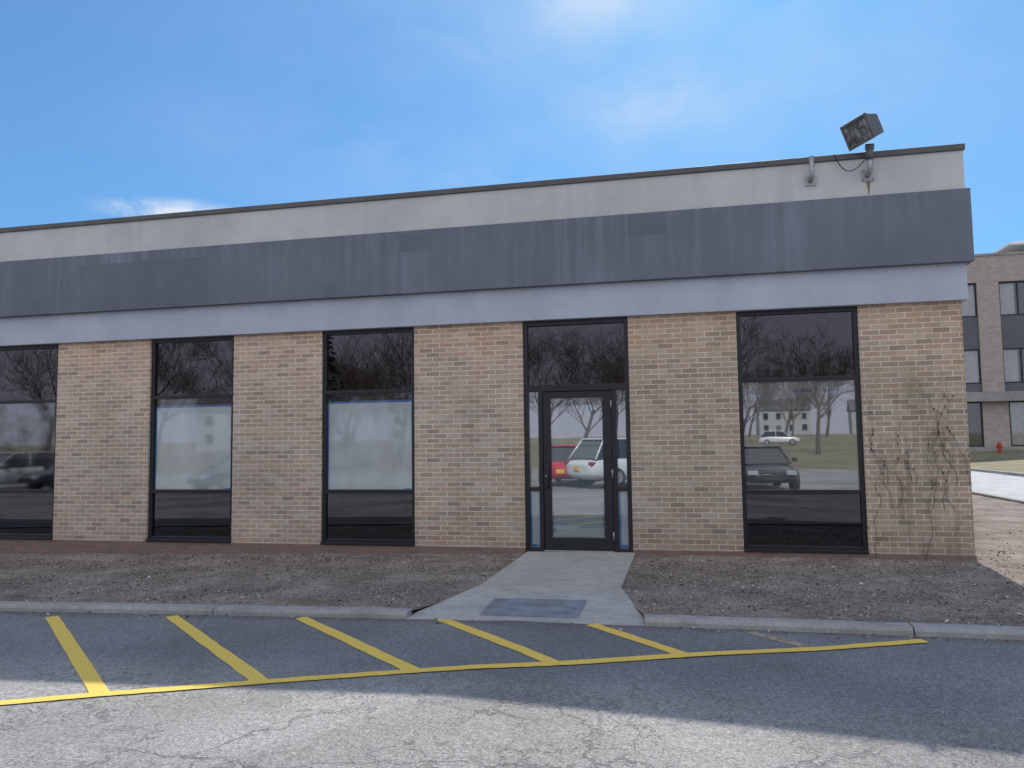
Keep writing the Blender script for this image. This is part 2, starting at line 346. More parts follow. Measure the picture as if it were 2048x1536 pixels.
def litter(name, n, region, lab, size=(0.007, 0.028), zf=bedz):
    b = MB(); k = 0
    while k < n:
        x, y = region()
        if y < -0.0 and zf is bedz:
            if wl(y) - 0.02 < x < wr(y) + 0.02: continue
            if noise.noise(Vector((x * 0.9, y * 1.5, 7))) + random.uniform(-.5, .5) < -0.25: continue
        k += 1
        l = random.uniform(*size) * (2.0 if random.random() < 0.05 else 1); w = l * random.uniform(0.2, 0.75); th = random.uniform(0, 6.28)
        tilt = random.uniform(-0.7, 0.7); roll = random.uniform(-0.6, 0.6)
        mt_ = Matrix.Translation((x, y, zf(x, y) + 0.005)) @ Matrix.Rotation(th, 4, 'Z') @ Matrix.Rotation(tilt, 4, 'Y') @ Matrix.Rotation(roll, 4, 'X')
        pts = [(-l / 2, -w / 2, 0), (l / 2, -w / 3, 0), (l / 2 * 0.9, w / 2, 0), (-l / 2 * 0.8, w / 3, 0.0)]
        b.face([mt_ @ Vector(p) for p in pts])
    o = b.build(name, M['chips']); tag(o, lab, 'wood chips', kind='stuff')
litter('wood_chips', 18000, lambda: (random.uniform(-11.5, -2.1), random.uniform(YK + 0.16, -0.03)), 'loose wood chips and dead leaves on the bed left of the walk')
litter('wood_chips', 11500, lambda: (random.uniform(-0.7, 5.0), random.uniform(YK + 0.16, -0.03)), 'loose wood chips and dead leaves on the bed right of the walk')
litter('wood_chips', 4500, lambda: (random.uniform(3.45, 7.0), random.uniform(0.0, 12)), 'sunlit wood chips and leaves past the building corner', (0.02, 0.05))
litter('leaf_litter', 700, lambda: (random.uniform(-11, 4), YK - 0.01 - abs(random.gauss(0, 0.08))), 'dead leaf scraps washed along the foot of the kerb', (0.008, 0.028), lambda x, y: -0.05 + gz(x))

# walkway
def wz(y): return 0.012 if y > -2.45 else 0.012 - 0.055 * (-2.45 - y) / (-(YK) - 2.45)
w = MB()
for (y0, y1) in ((0.10, -2.443), (-2.457, YK - 0.01)):
    n = 6; rows = []
    for i in range(n + 1):
        y = y0 + (y1 - y0) * i / n; rows.append((wl(y), wr(y), y, wz(y)))
    for p, q in zip(rows, rows[1:]):
        w.face([(p[0], p[2], p[3] + gz(p[0])), (p[1], p[2], p[3]), (q[1], q[2], q[3]), (q[0], q[2], q[3] + gz(q[0]))])
    fr_ = [rows[0], rows[-1]]
    for p in fr_: w.face([(p[0], p[2], p[3] + gz(p[0])), (p[1], p[2], p[3]), (p[1], p[2], -0.2), (p[0], p[2], -0.2)])
    for p, q in zip(rows, rows[1:]):
        for s_ in (0, 1): w.face([(p[s_], p[2], p[3] + gz(p[s_])), (q[s_], q[2], q[3] + gz(q[s_])), (q[s_], q[2], -0.2), (p[s_], p[2], -0.2)])
bmesh.ops.remove_doubles(w.bm, verts=w.bm.verts, dist=0.0005)
o = w.build('walkway', M['concrete']); tag(o, 'pale concrete entrance walk flaring down to the kerb ramp', 'walkway', kind='structure')
# tactile pad
cor = [gnd(985, 1194, -0.005), gnd(1172, 1199, -0.005), gnd(1160, 1231, -0.02), gnd(962, 1226, -0.02)]
x0 = (cor[0].x + cor[3].x) / 2; x1 = (cor[1].x + cor[2].x) / 2; yb = (cor[0].y + cor[1].y) / 2; yf = (cor[2].y + cor[3].y) / 2
w = MB(); nX, nY = 20, 9
def pz(x, y):
    t = (x - wl(y)) / (wr(y) - wl(y)); return wz(y) + gz(wl(y)) * (1 - t) + 0.003
w.face([(x0, yb, pz(x0, yb)), (x1, yb, pz(x1, yb)), (x1, yf, pz(x1, yf)), (x0, yf, pz(x0, yf))])
for i in range(nX):
    for j in range(nY):
        cx = x0 + (i + 0.5) * (x1 - x0) / nX; cy = yb + (j + 0.5) * (yf - yb) / nY; z = pz(cx, cy); r0, r1 = 0.015, 0.009
        A = [(cx + r0 * math.cos(t * math.pi / 3), cy + r0 * math.sin(t * math.pi / 3), z + 0.0005) for t in range(6)]
        B = [(cx + r1 * math.cos(t * math.pi / 3), cy + r1 * math.sin(t * math.pi / 3), z + 0.0045) for t in range(6)]
        w.loft([A, B])
o = w.build('tactile_pad', M['tactile']); tag(o, 'dark grey raised dome tactile pad set in the concrete ramp', 'tactile paving')
# kerbs
def kerb(xs, lab):
    b = MB(); prof = [(0.0, -0.2), (0.0, 0.04), (0.012, 0.062), (0.035, 0.07), (0.15, 0.072), (0.16, -0.2)]
    b.loft([[(x, YK + p[0] + dy_, p[1] - 0.055 + gz(x) + dz_) for p in prof] for x, dy_, dz_ in [(x, random.uniform(-.006, .006), random.uniform(-.004, .004)) for x in xs]])
    o = b.build('kerb', M['kerb']); tag(o, lab, 'kerb', kind='structure')
def lin(a_, b_, n): return [a_ + (b_ - a_) * i / n for i in range(n + 1)]
k1 = gnd(440, 1225).x; k2 = gnd(1826, 1270).x
kerb(lin(-18, k1 - 0.008, 20), 'long concrete kerb at the left edge of the lot')
kerb(lin(k1 + 0.008, FL - 0.004, 10), 'concrete kerb just left of the entrance ramp')
kerb(lin(FR + 0.004, k2 - 0.006, 8), 'concrete kerb just right of the entrance ramp')
kerb(lin(k2 + 0.006, 7.0, 10), 'concrete kerb at the right edge below the building corner')
# driveway, side kerbs, lawn
def ybox(name, x0, x1, y0, y1, z0, z1, mt, bevel=0.02):
    b = MB(); b.box(x0, x1, y0, y1, z0, z1); return b.build(name, mt, None, bevel)
d = grid('driveway', M['drive'], lambda y: (7.21, 11.7), (YK + 0.02, 90), 4, 40, lambda x, y: -0.03 + 0.002 * max(0, y)); tag(d, 'pale concrete driveway passing the right side of the building', 'driveway', kind='structure')
o = ybox('kerb', 7.06, 7.21, YK + 0.2, 60, -0.2, 0.08, M['kerb']); tag(o, 'sunlit kerb between the mulch strip and the driveway', 'kerb', kind='structure')
o = ybox('kerb', 11.7, 11.85, YK + 0.2, 70, -0.2, 0.13, M['kerb']); tag(o, 'far kerb between the driveway and the lawn', 'kerb', kind='structure')
def lawnz(x, y): return 0.10 + 0.052 * min(8.6, max(0, x - 11.85)) + 0.02 * noise.noise(Vector((x, y, 0)))
o = grid('lawn', M['grass'], lambda y: (11.85, 80), (-3, 46), 90, 60, lawnz); tag(o, 'dry winter lawn in front of the three storey building', 'lawn', kind='structure')

# painted markings
def stripe(pts, wd, mt, lab, z=-0.046):
    P = [gnd(px, py, z) for px, py in pts]; b = MB(); V = []
    fine = []
    for p, q in zip(P, P[1:]):
        for i in range(14): fine.append(p.lerp(q, i / 14))
    fine.append(P[-1])
    for i, p in enumerate(fine):
        dd = fine[min(i + 1, len(fine) - 1)] - fine[max(i - 1, 0)]; dd.z = 0; dd.normalize(); nn = Vector((-dd.y, dd.x, 0)) * wd / 2
        ww = [p + nn * random.uniform(.88, 1.05), p - nn * random.uniform(.88, 1.05)]
        V.append([b.bm.verts.new((q.x, q.y, z + gz(q.x) + lotdip(q.x, q.y))) for q in ww])
    for r0, r1 in zip(V, V[1:]): b.bm.faces.new((r0[0], r0[1], r1[1], r1[0]))
    o = b.build('road_marking', mt); tag(o, lab, 'road marking', kind='structure')
M_ = M['yellow']
stripe([(-60, 1411), (200, 1388), (525, 1363), (830, 1341), (1112, 1325), (1372, 1309), (1640, 1297), (1850, 1281)], 0.10, M_, 'long curving yellow line closing the striped zone', -0.042)
stripe([(104, 1233), (202, 1389)], 0.115, M_, 'leftmost slanted yellow stripe in the striped zone')
stripe([(343, 1232), (524, 1364)], 0.115, M_, 'second slanted yellow stripe from the left')
stripe([(602, 1235), (830, 1342)], 0.115, M_, 'slanted yellow stripe left of the entrance ramp')
stripe([(883, 1238), (1112, 1326)], 0.115, M_, 'slanted yellow stripe starting at the ramp foot')
stripe([(1182, 1248), (1372, 1310)], 0.115, M_, 'slanted yellow stripe below the right side of the ramp')
stripe([(1500, 1264), (1632, 1298)], 0.10, M['faded'], 'nearly worn away rightmost slanted stripe')

# ------------------------------------------------------------ main building
BX0, BX1, BD = -20.0, 3.39, 18.0
Z0, ZS = 0.05, 3.16
bld = empty('brick_building'); tag(bld, 'single storey tan brick building with grey fascia and black framed windows', 'building')
ops = [(-11.22, -9.76), (-8.07, -6.62), (-5.176, -3.741), (-2.152, -0.699), (0.707, 2.195)]
w = MB()
w.box(BX0, ops[0][0], 0, 0.3, Z0, ZS)
for (a0, a1), (c0, c1) in zip(ops, ops[1:]): w.box(a1, c0, 0, 0.3, Z0, ZS)
w.box(ops[-1][1], BX1, 0, 0.3, Z0, ZS)
w.box(BX1 - 0.3, BX1, 0.3, BD, -0.5, ZS); w.box(BX0, BX1, BD, BD + 0.3, -0.5, ZS); w.box(BX0, BX0 + 0.3, 0.3, BD, -0.5, ZS)
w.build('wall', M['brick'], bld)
w = MB(); w.box(BX0, ops[3][0], -0.012, 0.3, -0.6, Z0); w.box(ops[3][1], BX1 + 0.012, -0.012, 0.3, -0.6, Z0)
w.build('plinth', M['red_brick'], bld, 0.004)
def band(name, z0, z1, e, mt, bev=0.006):
    b = MB(); b.box(BX0, BX1 + e, -e, 0.32, z0, z1); b.box(BX1 - 0.32, BX1 + e, 0.32, BD, z0, z1); b.box(BX0, BX1 + e, BD, BD + 0.3 + e, z0, z1); b.box(BX0, BX0 + 0.3, 0.32, BD, z0, z1)
    return b.build(name, mt, bld, bev)
band('lower_fascia', ZS, 3.622, 0.065, M['pale_band'])
gb = band('middle_fascia', 3.622, 4.534, 0.134, M['grey_band'])
band('parapet', 4.534, 5.03, 0.09, M['white_band'])
band('coping', 5.03, 5.107, 0.112, M['coping'], 0.008)
b = MB(); b.box(BX0 + 0.3, BX1 - 0.32, 0.32, BD, 4.3, 4.4); b.build('roof', M['roofm'], bld)
b = MB(); b.box(BX0 + 0.3, BX1 - 0.3, 0.31, BD, -0.2, -0.02); b.build('floor_slab', M['inside'], bld)
b = MB(); b.box(BX0 + 0.3, BX1 - 0.32, 0.33, BD, 3.2, 3.25); b.build('ceiling', M['inside'], bld)
for (p0, p1) in (((160, 532), (415, 606)), ((1256, 432), (1332, 467)), ((800, 470), (862, 500))):
    A = fac(*p0, -0.134); B_ = fac(*p1, -0.134)
    b = MB(); b.box(A.x, B_.x, -0.1352, -0.13, min(A.z, B_.z), max(A.z, B_.z)); b.build('repainted_patch', M['grey_patch'], bld)
TU, TL = 2.25, 0.805
def window(x0, x1, kind):
    f = MB(); fw = 0.055; y0, y1 = 0.035, 0.115
    f.box(x0, x0 + fw, y0, y1, Z0, ZS); f.box(x1 - fw, x1, y0, y1, Z0, ZS)
    xi0, xi1 = x0 + fw, x1 - fw
    f.box(xi0, xi1, y0, y1, ZS - 0.06, ZS); f.box(xi0, xi1, y0, y1, TU - 0.026, TU + 0.026)
    f.box(xi0, xi1, y0, y1, TL - 0.028, TL + 0.028); f.box(xi0, xi1, y0, y1, Z0 + 0.001, Z0 + 0.075)
    fo = f.build('window', M['frame'], bld, 0.004)
    s = MB(); s.box(x0 + 0.002, x1 - 0.002, -0.03, 0.034, Z0 + 0.001, Z0 + 0.035); s.build('sill', M['frame'], fo, 0.004)
    def pane(z0, z1, mt, yy=0.075): q = MB(); q.box(xi0 - .005, xi1 + .005, yy, yy + 0.006, z0, z1); q.build('pane', mt, fo)
    pane(TU + 0.02, ZS - 0.055, M['tint']); pane(Z0 + 0.07, TL - 0.022, M['tint'])
    mid = {'paper': 'clear', 'grey': 'mirror', 'blind': 'clear'}[kind]
    pane(TL + 0.02, TU - 0.02, M[mid])
    if kind == 'paper':
        top = TU - 0.15
        q = MB(); q.box(xi0 + 0.015, xi1 - 0.01, 0.090, 0.092, TL + 0.03, top); q.build('paper_cover', M['paper'], fo)
        q = MB(); q.box(xi0 + 0.03, xi1 - 0.02, 0.086, 0.088, top - 0.012, top + 0.018); q.build('tape', M['tape'], fo)
        q = MB(); q.box(xi0 + 0.002, xi0 + 0.022, 0.086, 0.088, TL + 0.04, top - 0.02); q.build('tape', M['tape'], fo)
        q = MB(); q.box(xi1 - 0.13, xi1 - 0.03, 0.086, 0.088, TL + 0.022, TL + 0.045); q.build('tape', M['tape'], fo)
    elif kind == 'grey':
        q = MB(); q.box(xi0 + 0.01, xi1 - 0.01, 0.090, 0.092, TL + 0.026, TU - 0.04); q.build('paper_cover', M['greypaper'], fo)
        for t0, t1 in ((0.03, 0.10), (0.45, 0.62), (0.72, 0.86)):
            q = MB(); q.box(xi0 + (xi1 - xi0) * t0, xi0 + (xi1 - xi0) * t1, 0.086, 0.088, TU - 0.165, TU - 0.135); q.build('tape', M['tape'], fo)
        q = MB(); q.box(xi0 + 0.012, xi0 + 0.045, 0.086, 0.088, TL + 0.4, TU - 0.17); q.build('tape', M['tape'], fo)
    else:
        q = MB(); z = TU - 0.04
        while z > 1.33:
            q.face([(xi0 + .01, 0.118, z), (xi1 - .01, 0.118, z), (xi1 - .01, 0.098, z - 0.029), (xi0 + .01, 0.098, z - 0.029)]); z -= 0.026
        q.build('blind', M['blind'], fo)
    return fo
for (a0, a1), k in zip([ops[0], ops[1], ops[2], ops[4]], ['blind', 'paper', 'paper', 'grey']): window(a0, a1, k)
# entrance
x0, x1 = ops[3]; f = MB(); y0, y1 = 0.02, 0.12; fw = 0.06; zt = 2.22
dl, dr = -1.890, -0.948
for (p, q) in ((x0, x0 + fw), (x1 - fw, x1)): f.box(p, q, y0, y1, -0.02, ZS)
f.box(x0 + fw, x1 - fw, y0, y1, ZS - 0.07, ZS); f.box(x0 + fw, x1 - fw, y0, y1, zt - 0.045, zt + 0.045)
for (p, q) in ((dl - 0.062, dl - 0.004), (dr + 0.004, dr + 0.062)): f.box(p, q, y0, y1, 0.0, zt - 0.045)
for (p, q) in ((x0 + fw, dl - 0.062), (dr + 0.062, x1 - fw)):
    f.box(p, q, y0, y1, 0.82, 0.87); f.box(p, q, y0, y1, -0.0, 0.05)
fo = f.build('entrance_frame', M['frame'], bld, 0.004)
def qb(name, mt, par, *a_, bev=0.0): q = MB(); q.box(*a_); return q.build(name, mt, par, bev)
qb('pane', M['tint'], fo, x0 + fw - .005, x1 - fw + .005, 0.07, 0.076, zt + 0.04, ZS - 0.065)
for (p, q, tp) in ((x0 + fw, dl - 0.062, 0), (dr + 0.062, x1 - fw, 1)):
    qb('sidelight_pane', M['mirror'], fo, p - .004, q + .004, 0.07, 0.076, 0.865, zt - 0.04)
    qb('sidelight_pane', M['clear'], fo, p - .004, q + .004, 0.07, 0.076, 0.045, 0.825)
    qb('paper_cover', M['doorpaper'], fo, p + .004, q - .004, 0.09, 0.092, 0.055, 0.81)
    qb('paper_cover', M['doorpaper'], fo, p + .004, q - .004, 0.09, 0.092, 0.88, zt - 0.2)
    if tp:
        qb('tape', M['tape'], fo, p + .002, p + .03, 0.086, 0.088, 0.06, 0.80); qb('tape', M['tape'], fo, p + .03, q - .002, 0.086, 0.088, 0.06, 0.10)
        qb('tape', M['tape'], fo, p + .002, p + .02, 0.086, 0.088, 0.9, 1.9); qb('tape', M['tape'], fo, p + .02, q - .01, 0.086, 0.088, 0.9, 0.93)
    else:
        qb('tape', M['tape'], fo, p + .002, p + .02, 0.086, 0.088, 0.08, 0.78); qb('tape', M['tape'], fo, p + .02, q - .002, 0.086, 0.088, 0.06, 0.09)
f = MB(); ya, yb_ = 0.035, 0.085; zb = 0.025; zT = zt - 0.05
gl0, gl1, gz0, gz1 = dl + 0.105, dr - 0.125, 0.19, 2.08
f.box(dl, gl0, ya, yb_, zb, zT); f.box(gl1, dr, ya, yb_, zb, zT); f.box(gl0, gl1, ya, yb_, zb, gz0); f.box(gl0, gl1, ya, yb_, gz1, zT)
dor = f.build('door', M['frame'], bld, 0.004)
qb('pane', M['mirror'], dor, gl0 - .004, gl1 + .004, 0.058, 0.064, gz0 - .004, gz1 + .004)
qb('paper_cover', M['doorpaper'], dor, gl0 + .006, gl1 - .006, 0.074, 0.076, gz0 + .01, gz1 - 0.10)
qb('tape', M['tape'], dor, gl0 + .0, gl1 - .0, 0.070, 0.072, 1.42, 1.432); qb('tape', M['tape'], dor, gl0 + .001, gl0 + .02, 0.070, 0.072, gz0 + .02, gz0 + .35)
qb('tape', M['tape'], dor, gl1 - .03, gl1 - .001, 0.070, 0.072, gz0 + .02, gz0 + .5)
q = MB(); hx = dl + 0.065; q.tube([(hx, 0.036, 0.86), (hx, 0.0, 0.865), (hx, -0.035, 0.90), (hx, -0.04, 0.95), (hx, -0.04, 1.10), (hx, -0.035, 1.15), (hx, 0.0, 1.185), (hx, 0.036, 1.19)], 0.011, 8); q.build('handle', M['frame'], dor)
q = MB(); q.tube([(dl + 0.04, 0.036, 1.02), (dl + 0.04, 0.022, 1.02)], 0.018, 14); q.build('lock', M['steel'], dor)
for z in (0.22, 1.05, 1.98):
    q = MB(); q.tube([(dr - 0.004, 0.012, z - 0.055), (dr - 0.004, 0.012, z + 0.055)], 0.010, 8); q.build('hinge', M['steel'], dor)
qb('threshold', M['steel'], bld, dl - 0.003, dr + 0.003, 0.0, 0.1, 0.004, 0.022, bev=0.003)

# ------------------------------------------------------------ floodlight and empty bracket
Yw = -0.092
p = fac(1735, 351, Yw); root = empty('floodlight', p); tag(root, 'boxy grey floodlight tilted on a bent pipe above the roof edge', 'floodlight')
pt = fac(1740, 300, Yw - 0.12) - p
qb('mounting_plate', M['steel'], root, -0.075, 0.075, -0.012, 0.0, -0.075, 0.075, bev=0.003)
for sx in (-.055, .055):
    for sz in (-.055, .055):
        q = MB(); q.tube([(sx, -0.012, sz), (sx, -0.02, sz)], 0.009, 6); q.build('bolt', M['lampbody'], root)
q = MB(); q.tube([(0, -0.012, 0), (0.0, -0.07, 0.0), (0.005, -0.105, 0.02), (0.008, -0.118, 0.06), (0.012, -0.12, pt.z - 0.07)], 0.032, 12); q.build('pipe', M['steel'], root)
q = MB(); q.tube([(0.012, -0.12, pt.z - 0.12), (0.012, -0.12, pt.z + 0.03)], 0.043, 12); q.tube([(-0.035, -0.12, pt.z + 0.04), (0.06, -0.12, pt.z + 0.04)], 0.04, 12); q.build('knuckle', M['lampbody'], root)
n = Vector((-0.72, -0.60, -0.34)).normalized(); r = Vector((-n.y, n.x, 0)).normalized() ; r = r if r.x > 0 else -r; u = r.cross(-n) if (r.cross(-n)).z > 0 else (-n).cross(r)
rot = Matrix((r, -n, u)).transposed().to_4x4() @ Matrix.Rotation(math.radians(-7), 4, 'Y')
cen = fac(1727, 261, Yw - 0.12) - p
T = Matrix.Translation(cen) @ rot
def fr_loft(y0, w0, h0, y1, w1, h1):
    return [[(-w0, y0, -h0), (w0, y0, -h0), (w0, y0, h0), (-w0, y0, h0)], [(-w1, y1, -h1), (w1, y1, -h1), (w1, y1, h1), (-w1, y1, h1)]]
q = MB(); q.loft(fr_loft(-0.11, 0.185, 0.155, 0.13, 0.165, 0.125)); q.build('housing', M['lampbody'], root, 0.012, T)
q = MB()
for (a0, a1, c0, c1) in ((-.195, .195, .13, .165), (-.195, .195, -.165, -.13), (-.195, -.165, -.13, .13), (.165, .195, -.13, .13)): q.box(a0, a1, -0.135, -0.111, c0, c1)
q.build('lens_frame', M['lampbody'], root, 0.004, T)
def lensmat():
    mt, nt, b = newmat('ribbed_lens'); v = objco(nt)
    wv = N(nt, 'ShaderNodeTexNoise'); wv.inputs['Scale'].default_value = 11; wv.inputs['Detail'].default_value = 4; L(nt, v, wv.inputs['Vector'])
    L(nt, ramp(nt, wv.outputs['Fac'], [(0.35, (0.05, 0.05, 0.055)), (0.5, (0.16, 0.16, 0.17)), (0.68, (0.36, 0.36, 0.36))]), b.inputs['Base Color'])
    b.inputs['Roughness'].default_value = 0.18; return mt
q = MB(); q.box(-.164, .164, -0.120, -0.113, -.129, .129); q.build('lens', lensmat(), root, 0, T)
for k in range(4):
    x_ = -0.11 + 0.0733 * k
    q = MB(); q.box(x_ - .004, x_ + .004, -0.127, -0.1205, -.1295, .1295); q.build('lens_rib', M['lampbody'], root, 0, T)
q = MB(); e0 = fac(1668, 309, Yw - 0.02) - p; e1 = Vector((-0.02, -0.12, pt.z - 0.09))
cp = [e0]
for i in range(1, 12):
    t = i / 12; c = e0.lerp(e1, t); c.z -= 0.20 * math.sin(math.pi * t ** 0.8) ; c.y = e0.y + (e1.y - e0.y) * t; cp.append(c)
cp.append(e1); q.tube(cp, 0.006, 6); q.build('cable', M['rubber'], root)
q = MB()
q.face([(-0.02, 0.0005, -0.078), (0.03, 0.0005, -0.078), (0.012, 0.0005, -0.26), (0.0, 0.0005, -0.24)]); q.build('rust_stain', M['rust'], root)
p = fac(1621, 361, Yw); root = empty('conduit_stub', p); tag(root, 'bare pipe elbow on a square plate left of the floodlight', 'pipe bracket')
qb('mounting_plate', M['steel'], root, -0.07, 0.07, -0.012, 0.0, -0.07, 0.07, bev=0.003)
top = fac(1625, 313, Yw - 0.1).z - p.z
q = MB(); q.tube([(0, -0.012, 0), (0, -0.065, 0), (0.002, -0.095, 0.02), (0.004, -0.105, 0.06), (0.006, -0.105, top)], 0.030, 12); q.build('pipe', M['steel'], root)

# ------------------------------------------------------------ vine
root = empty('climbing_vine', (2.8, -0.02, 0)); tag(root, 'bare brown climbing vine stems on the brick by the right corner', 'vine')
for i in range(12):
    q = MB(); x = -0.50 + i * 0.095 + random.uniform(-.05, .05); ang = random.uniform(-.3, .3); pts = []
    z = random.choice((-0.01, 0.3, 0.6, 0.9)); hgt = random.choice((1.3, 1.6, 1.9, 2.05, 2.15))
    while z < hgt:
        pts.append((x, 0.004, z)); ang = ang * 0.6 + random.uniform(-.5, .5); x += 0.05 * math.sin(ang); x = max(-.6, min(.57, x)); z += 0.05 * math.cos(ang)
        if len(pts) > 3 and random.random() < 0.25:
            s_ = random.choice((-1, 1)); tx, tz = x, z; tp = [(tx, 0.005, tz)]
            for k in range(random.randint(2, 7)): tx += s_ * random.uniform(.01, .03); tz += random.uniform(.015, .045); tx = max(-.62, min(.575, tx)); tp.append((tx, 0.004, tz))
            q.tube(tp, [0.0016] * (len(tp) - 1) + [0.001], 4)
    m_ = len(pts); q.tube(pts, [0.0031 - 0.0018 * k / m_ for k in range(m_)], 5)
    for k in range(3):
        a_ = random.choice(pts[m_ // 2:]); q.tube([(a_[0], 0.004, a_[2]), (a_[0] + .008, -0.012, a_[2] + .012), (a_[0], -0.02, a_[2] + .03)], [0.003, 0.009, 0.003], 5)
    q.build('stem', M['vine'], root)

# ------------------------------------------------------------ three storey building at right
YF = 45.5
far = empty('brick_block', (20, YF, 0.4)); tag(far, 'three storey grey tan brick building beyond the lawn at the right edge', 'building')
def fbox(name, mt, par, xa, xb, ya, yb2, za, zb2, bev=0.0): return qb(name, mt, par, xa - 20, xb - 20, ya - YF, yb2 - YF, za - 0.4, zb2 - 0.4, bev=bev)
def FX(px, py): return fac(px, py, YF).x
def FZ(py, px=2010): return fac(px, py, YF).z
zr = FZ(505); z3t, z3b = FZ(563), FZ(631); z2t, z2b = FZ(696), FZ(766); zl1, zl0 = FZ(783), FZ(802); z1t, z1b = FZ(811), FZ(884); zb0 = 0.2
bayL = FX(1999, 600); pw = bayL - FX(1955, 600); bw = 3.4; per = bw + pw
bays = [bayL + per * k for k in (-2, -1, 0, 1, 2, 3)]
XA = bays[0] - pw; XB = bays[-1] + bw + pw
wl_ = MB()
def fb(mb, xa, xb, ya, yb2, za, zb2): mb.box(xa - 20, xb - 20, ya - YF, yb2 - YF, za - 0.4, zb2 - 0.4)
fb(wl_, XA, XB, YF, YF + 0.5, z3t + 0.02, zr - 0.15)
prev = XA
for bx in bays + [XB]:
    fb(wl_, prev, min(bx, XB), YF, YF + 0.5, zl1 + 0.002, z3t + 0.018); prev = bx + bw
fb(wl_, XA, XB, YF + 0.9, YF + 16, zb0, zr - 0.3)
prev = XA
for bx in bays + [XB]:
    e_ = min(bx + 0.25, XB); fb(wl_, prev, e_, YF + 0.25, YF + 0.498, z1b - 0.3, zl0); prev = bx + bw
wl_.build('wall', M['far_brick'], far)
fbox('roof_coping', M['kerb'], far, XA - 0.05, XB + 0.05, YF - 0.06, YF + 16, zr - 0.15, zr)
fbox('concrete_ledge', M['kerb'], far, XA - 0.1, XB + 0.1, YF - 0.25, YF + 0.3, zl0 + 0.002, zl1)
fbox('base_course', M['kerb'], far, XA, XB, YF + 0.2, YF + 0.6, zb0 - 0.2, z1b - 0.302)
for bi, bx in enumerate(bays):
    for (za, zb2, nm) in ((z3b, z3t, 3), (z2b, z2t, 2), (z1b - 0.3, zl0, 1)):
        xa, xb = (bx, bx + bw) if nm > 1 else (bx + 0.25, bx + bw)
        yy = YF + (0.15 if nm > 1 else 0.3)
        f = MB(); t_ = 0.09
        fb(f, xa, xa + t_, yy, yy + 0.12, za, zb2); fb(f, xb - t_, xb, yy, yy + 0.12, za, zb2); fb(f, xa + t_, xb - t_, yy, yy + 0.12, zb2 - t_, zb2); fb(f, xa + t_, xb - t_, yy, yy + 0.12, za, za + t_)
        for k in (1, 2): cx = xa + (xb - xa) * k / 3; fb(f, cx - .04, cx + .04, yy, yy + 0.12, za + t_, zb2 - t_)
        wo = f.build('window', M['frame'], far)
        fbox('pane', M['clear'], wo, xa + t_, xb - t_, yy + 0.05, yy + 0.06, za + t_, zb2 - t_)
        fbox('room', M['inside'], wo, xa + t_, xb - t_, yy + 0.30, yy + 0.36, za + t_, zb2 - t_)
        if nm == 1 and bi == 1: continue
        n_ = 60; spans = ((0, 17), (38, 60)) if nm > 1 else ((0, 60),)
        for k0, k1_ in spans:
            c = MB(); rows = []
            for k in range(k0, k1_ + 1):
                xk = xa + t_ + (xb - xa - 2 * t_) * k / n_; yk = yy + 0.14 + 0.05 * (k % 2)
                rows.append([c.bm.verts.new((xk - 20, yk - YF, za + t_ - 0.4)), c.bm.verts.new((xk - 20, yk - YF, zb2 - t_ - 0.4))])
            for r0, r1 in zip(rows, rows[1:]): c.bm.faces.new((r0[0], r1[0], r1[1], r0[1]))
            c.build('curtain', M['curtain'], wo)
    for za, zb2 in ((z2t, z3b), (zl1 + .003, z2b)): fbox('spandrel', M['spandrel'], far, bx, bx + bw, YF + 0.12, YF + 0.49, za, zb2)
px0 = fac(2018, 487, YF + 3).x; zc0 = fac(2035, 489, YF + 3).z
fbox('penthouse', M['far_brick'], far, px0 + 1.4, px0 + 11, YF + 5, YF + 12, zr - 0.3, zc0)
pr = simple('pale_roof', (0.75, 0.75, 0.74), 0.6)
fbox('penthouse_roof', pr, far, px0, px0 + 12, YF + 3, YF + 13, zc0, zc0 + 0.18, 0.02)
fbox('penthouse_roof', pr, far, px0 + 0.7, px0 + 12, YF + 3.8, YF + 13, zc0 + 0.182, zc0 + 0.42, 0.02)

# hydrant
hp = ray(1999, 903); t_ = 46.0; hp = CP + hp * t_
root = empty('fire_hydrant', (hp.x, hp.y, lawnz(hp.x, hp.y) - 0.02)); tag(root, 'small red fire hydrant on the lawn by the three storey building', 'fire hydrant')
q = MB(); prof = [(0.16, 0), (0.16, 0.05), (0.10, 0.06), (0.10, 0.48), (0.14, 0.50), (0.14, 0.54), (0.11, 0.60), (0.06, 0.66)]
q.loft([[(r_ * math.cos(k * math.pi / 8), r_ * math.sin(k * math.pi / 8), z) for k in range(16)] for r_, z in prof]); q.build('barrel', M['hydrant'], root)
q = MB(); q.tube([(0, 0, .66), (0, 0, .71)], 0.025, 6); q.build('operating_nut', M['hydrant'], root)
for dd in ((-1, 0), (1, 0), (0, -1)):
    q = MB(); q.tube([(dd[0] * .09, dd[1] * .09, .38), (dd[0] * .17, dd[1] * .17, .38)], 0.055, 10); q.build('outlet', M['hydrant'], root)

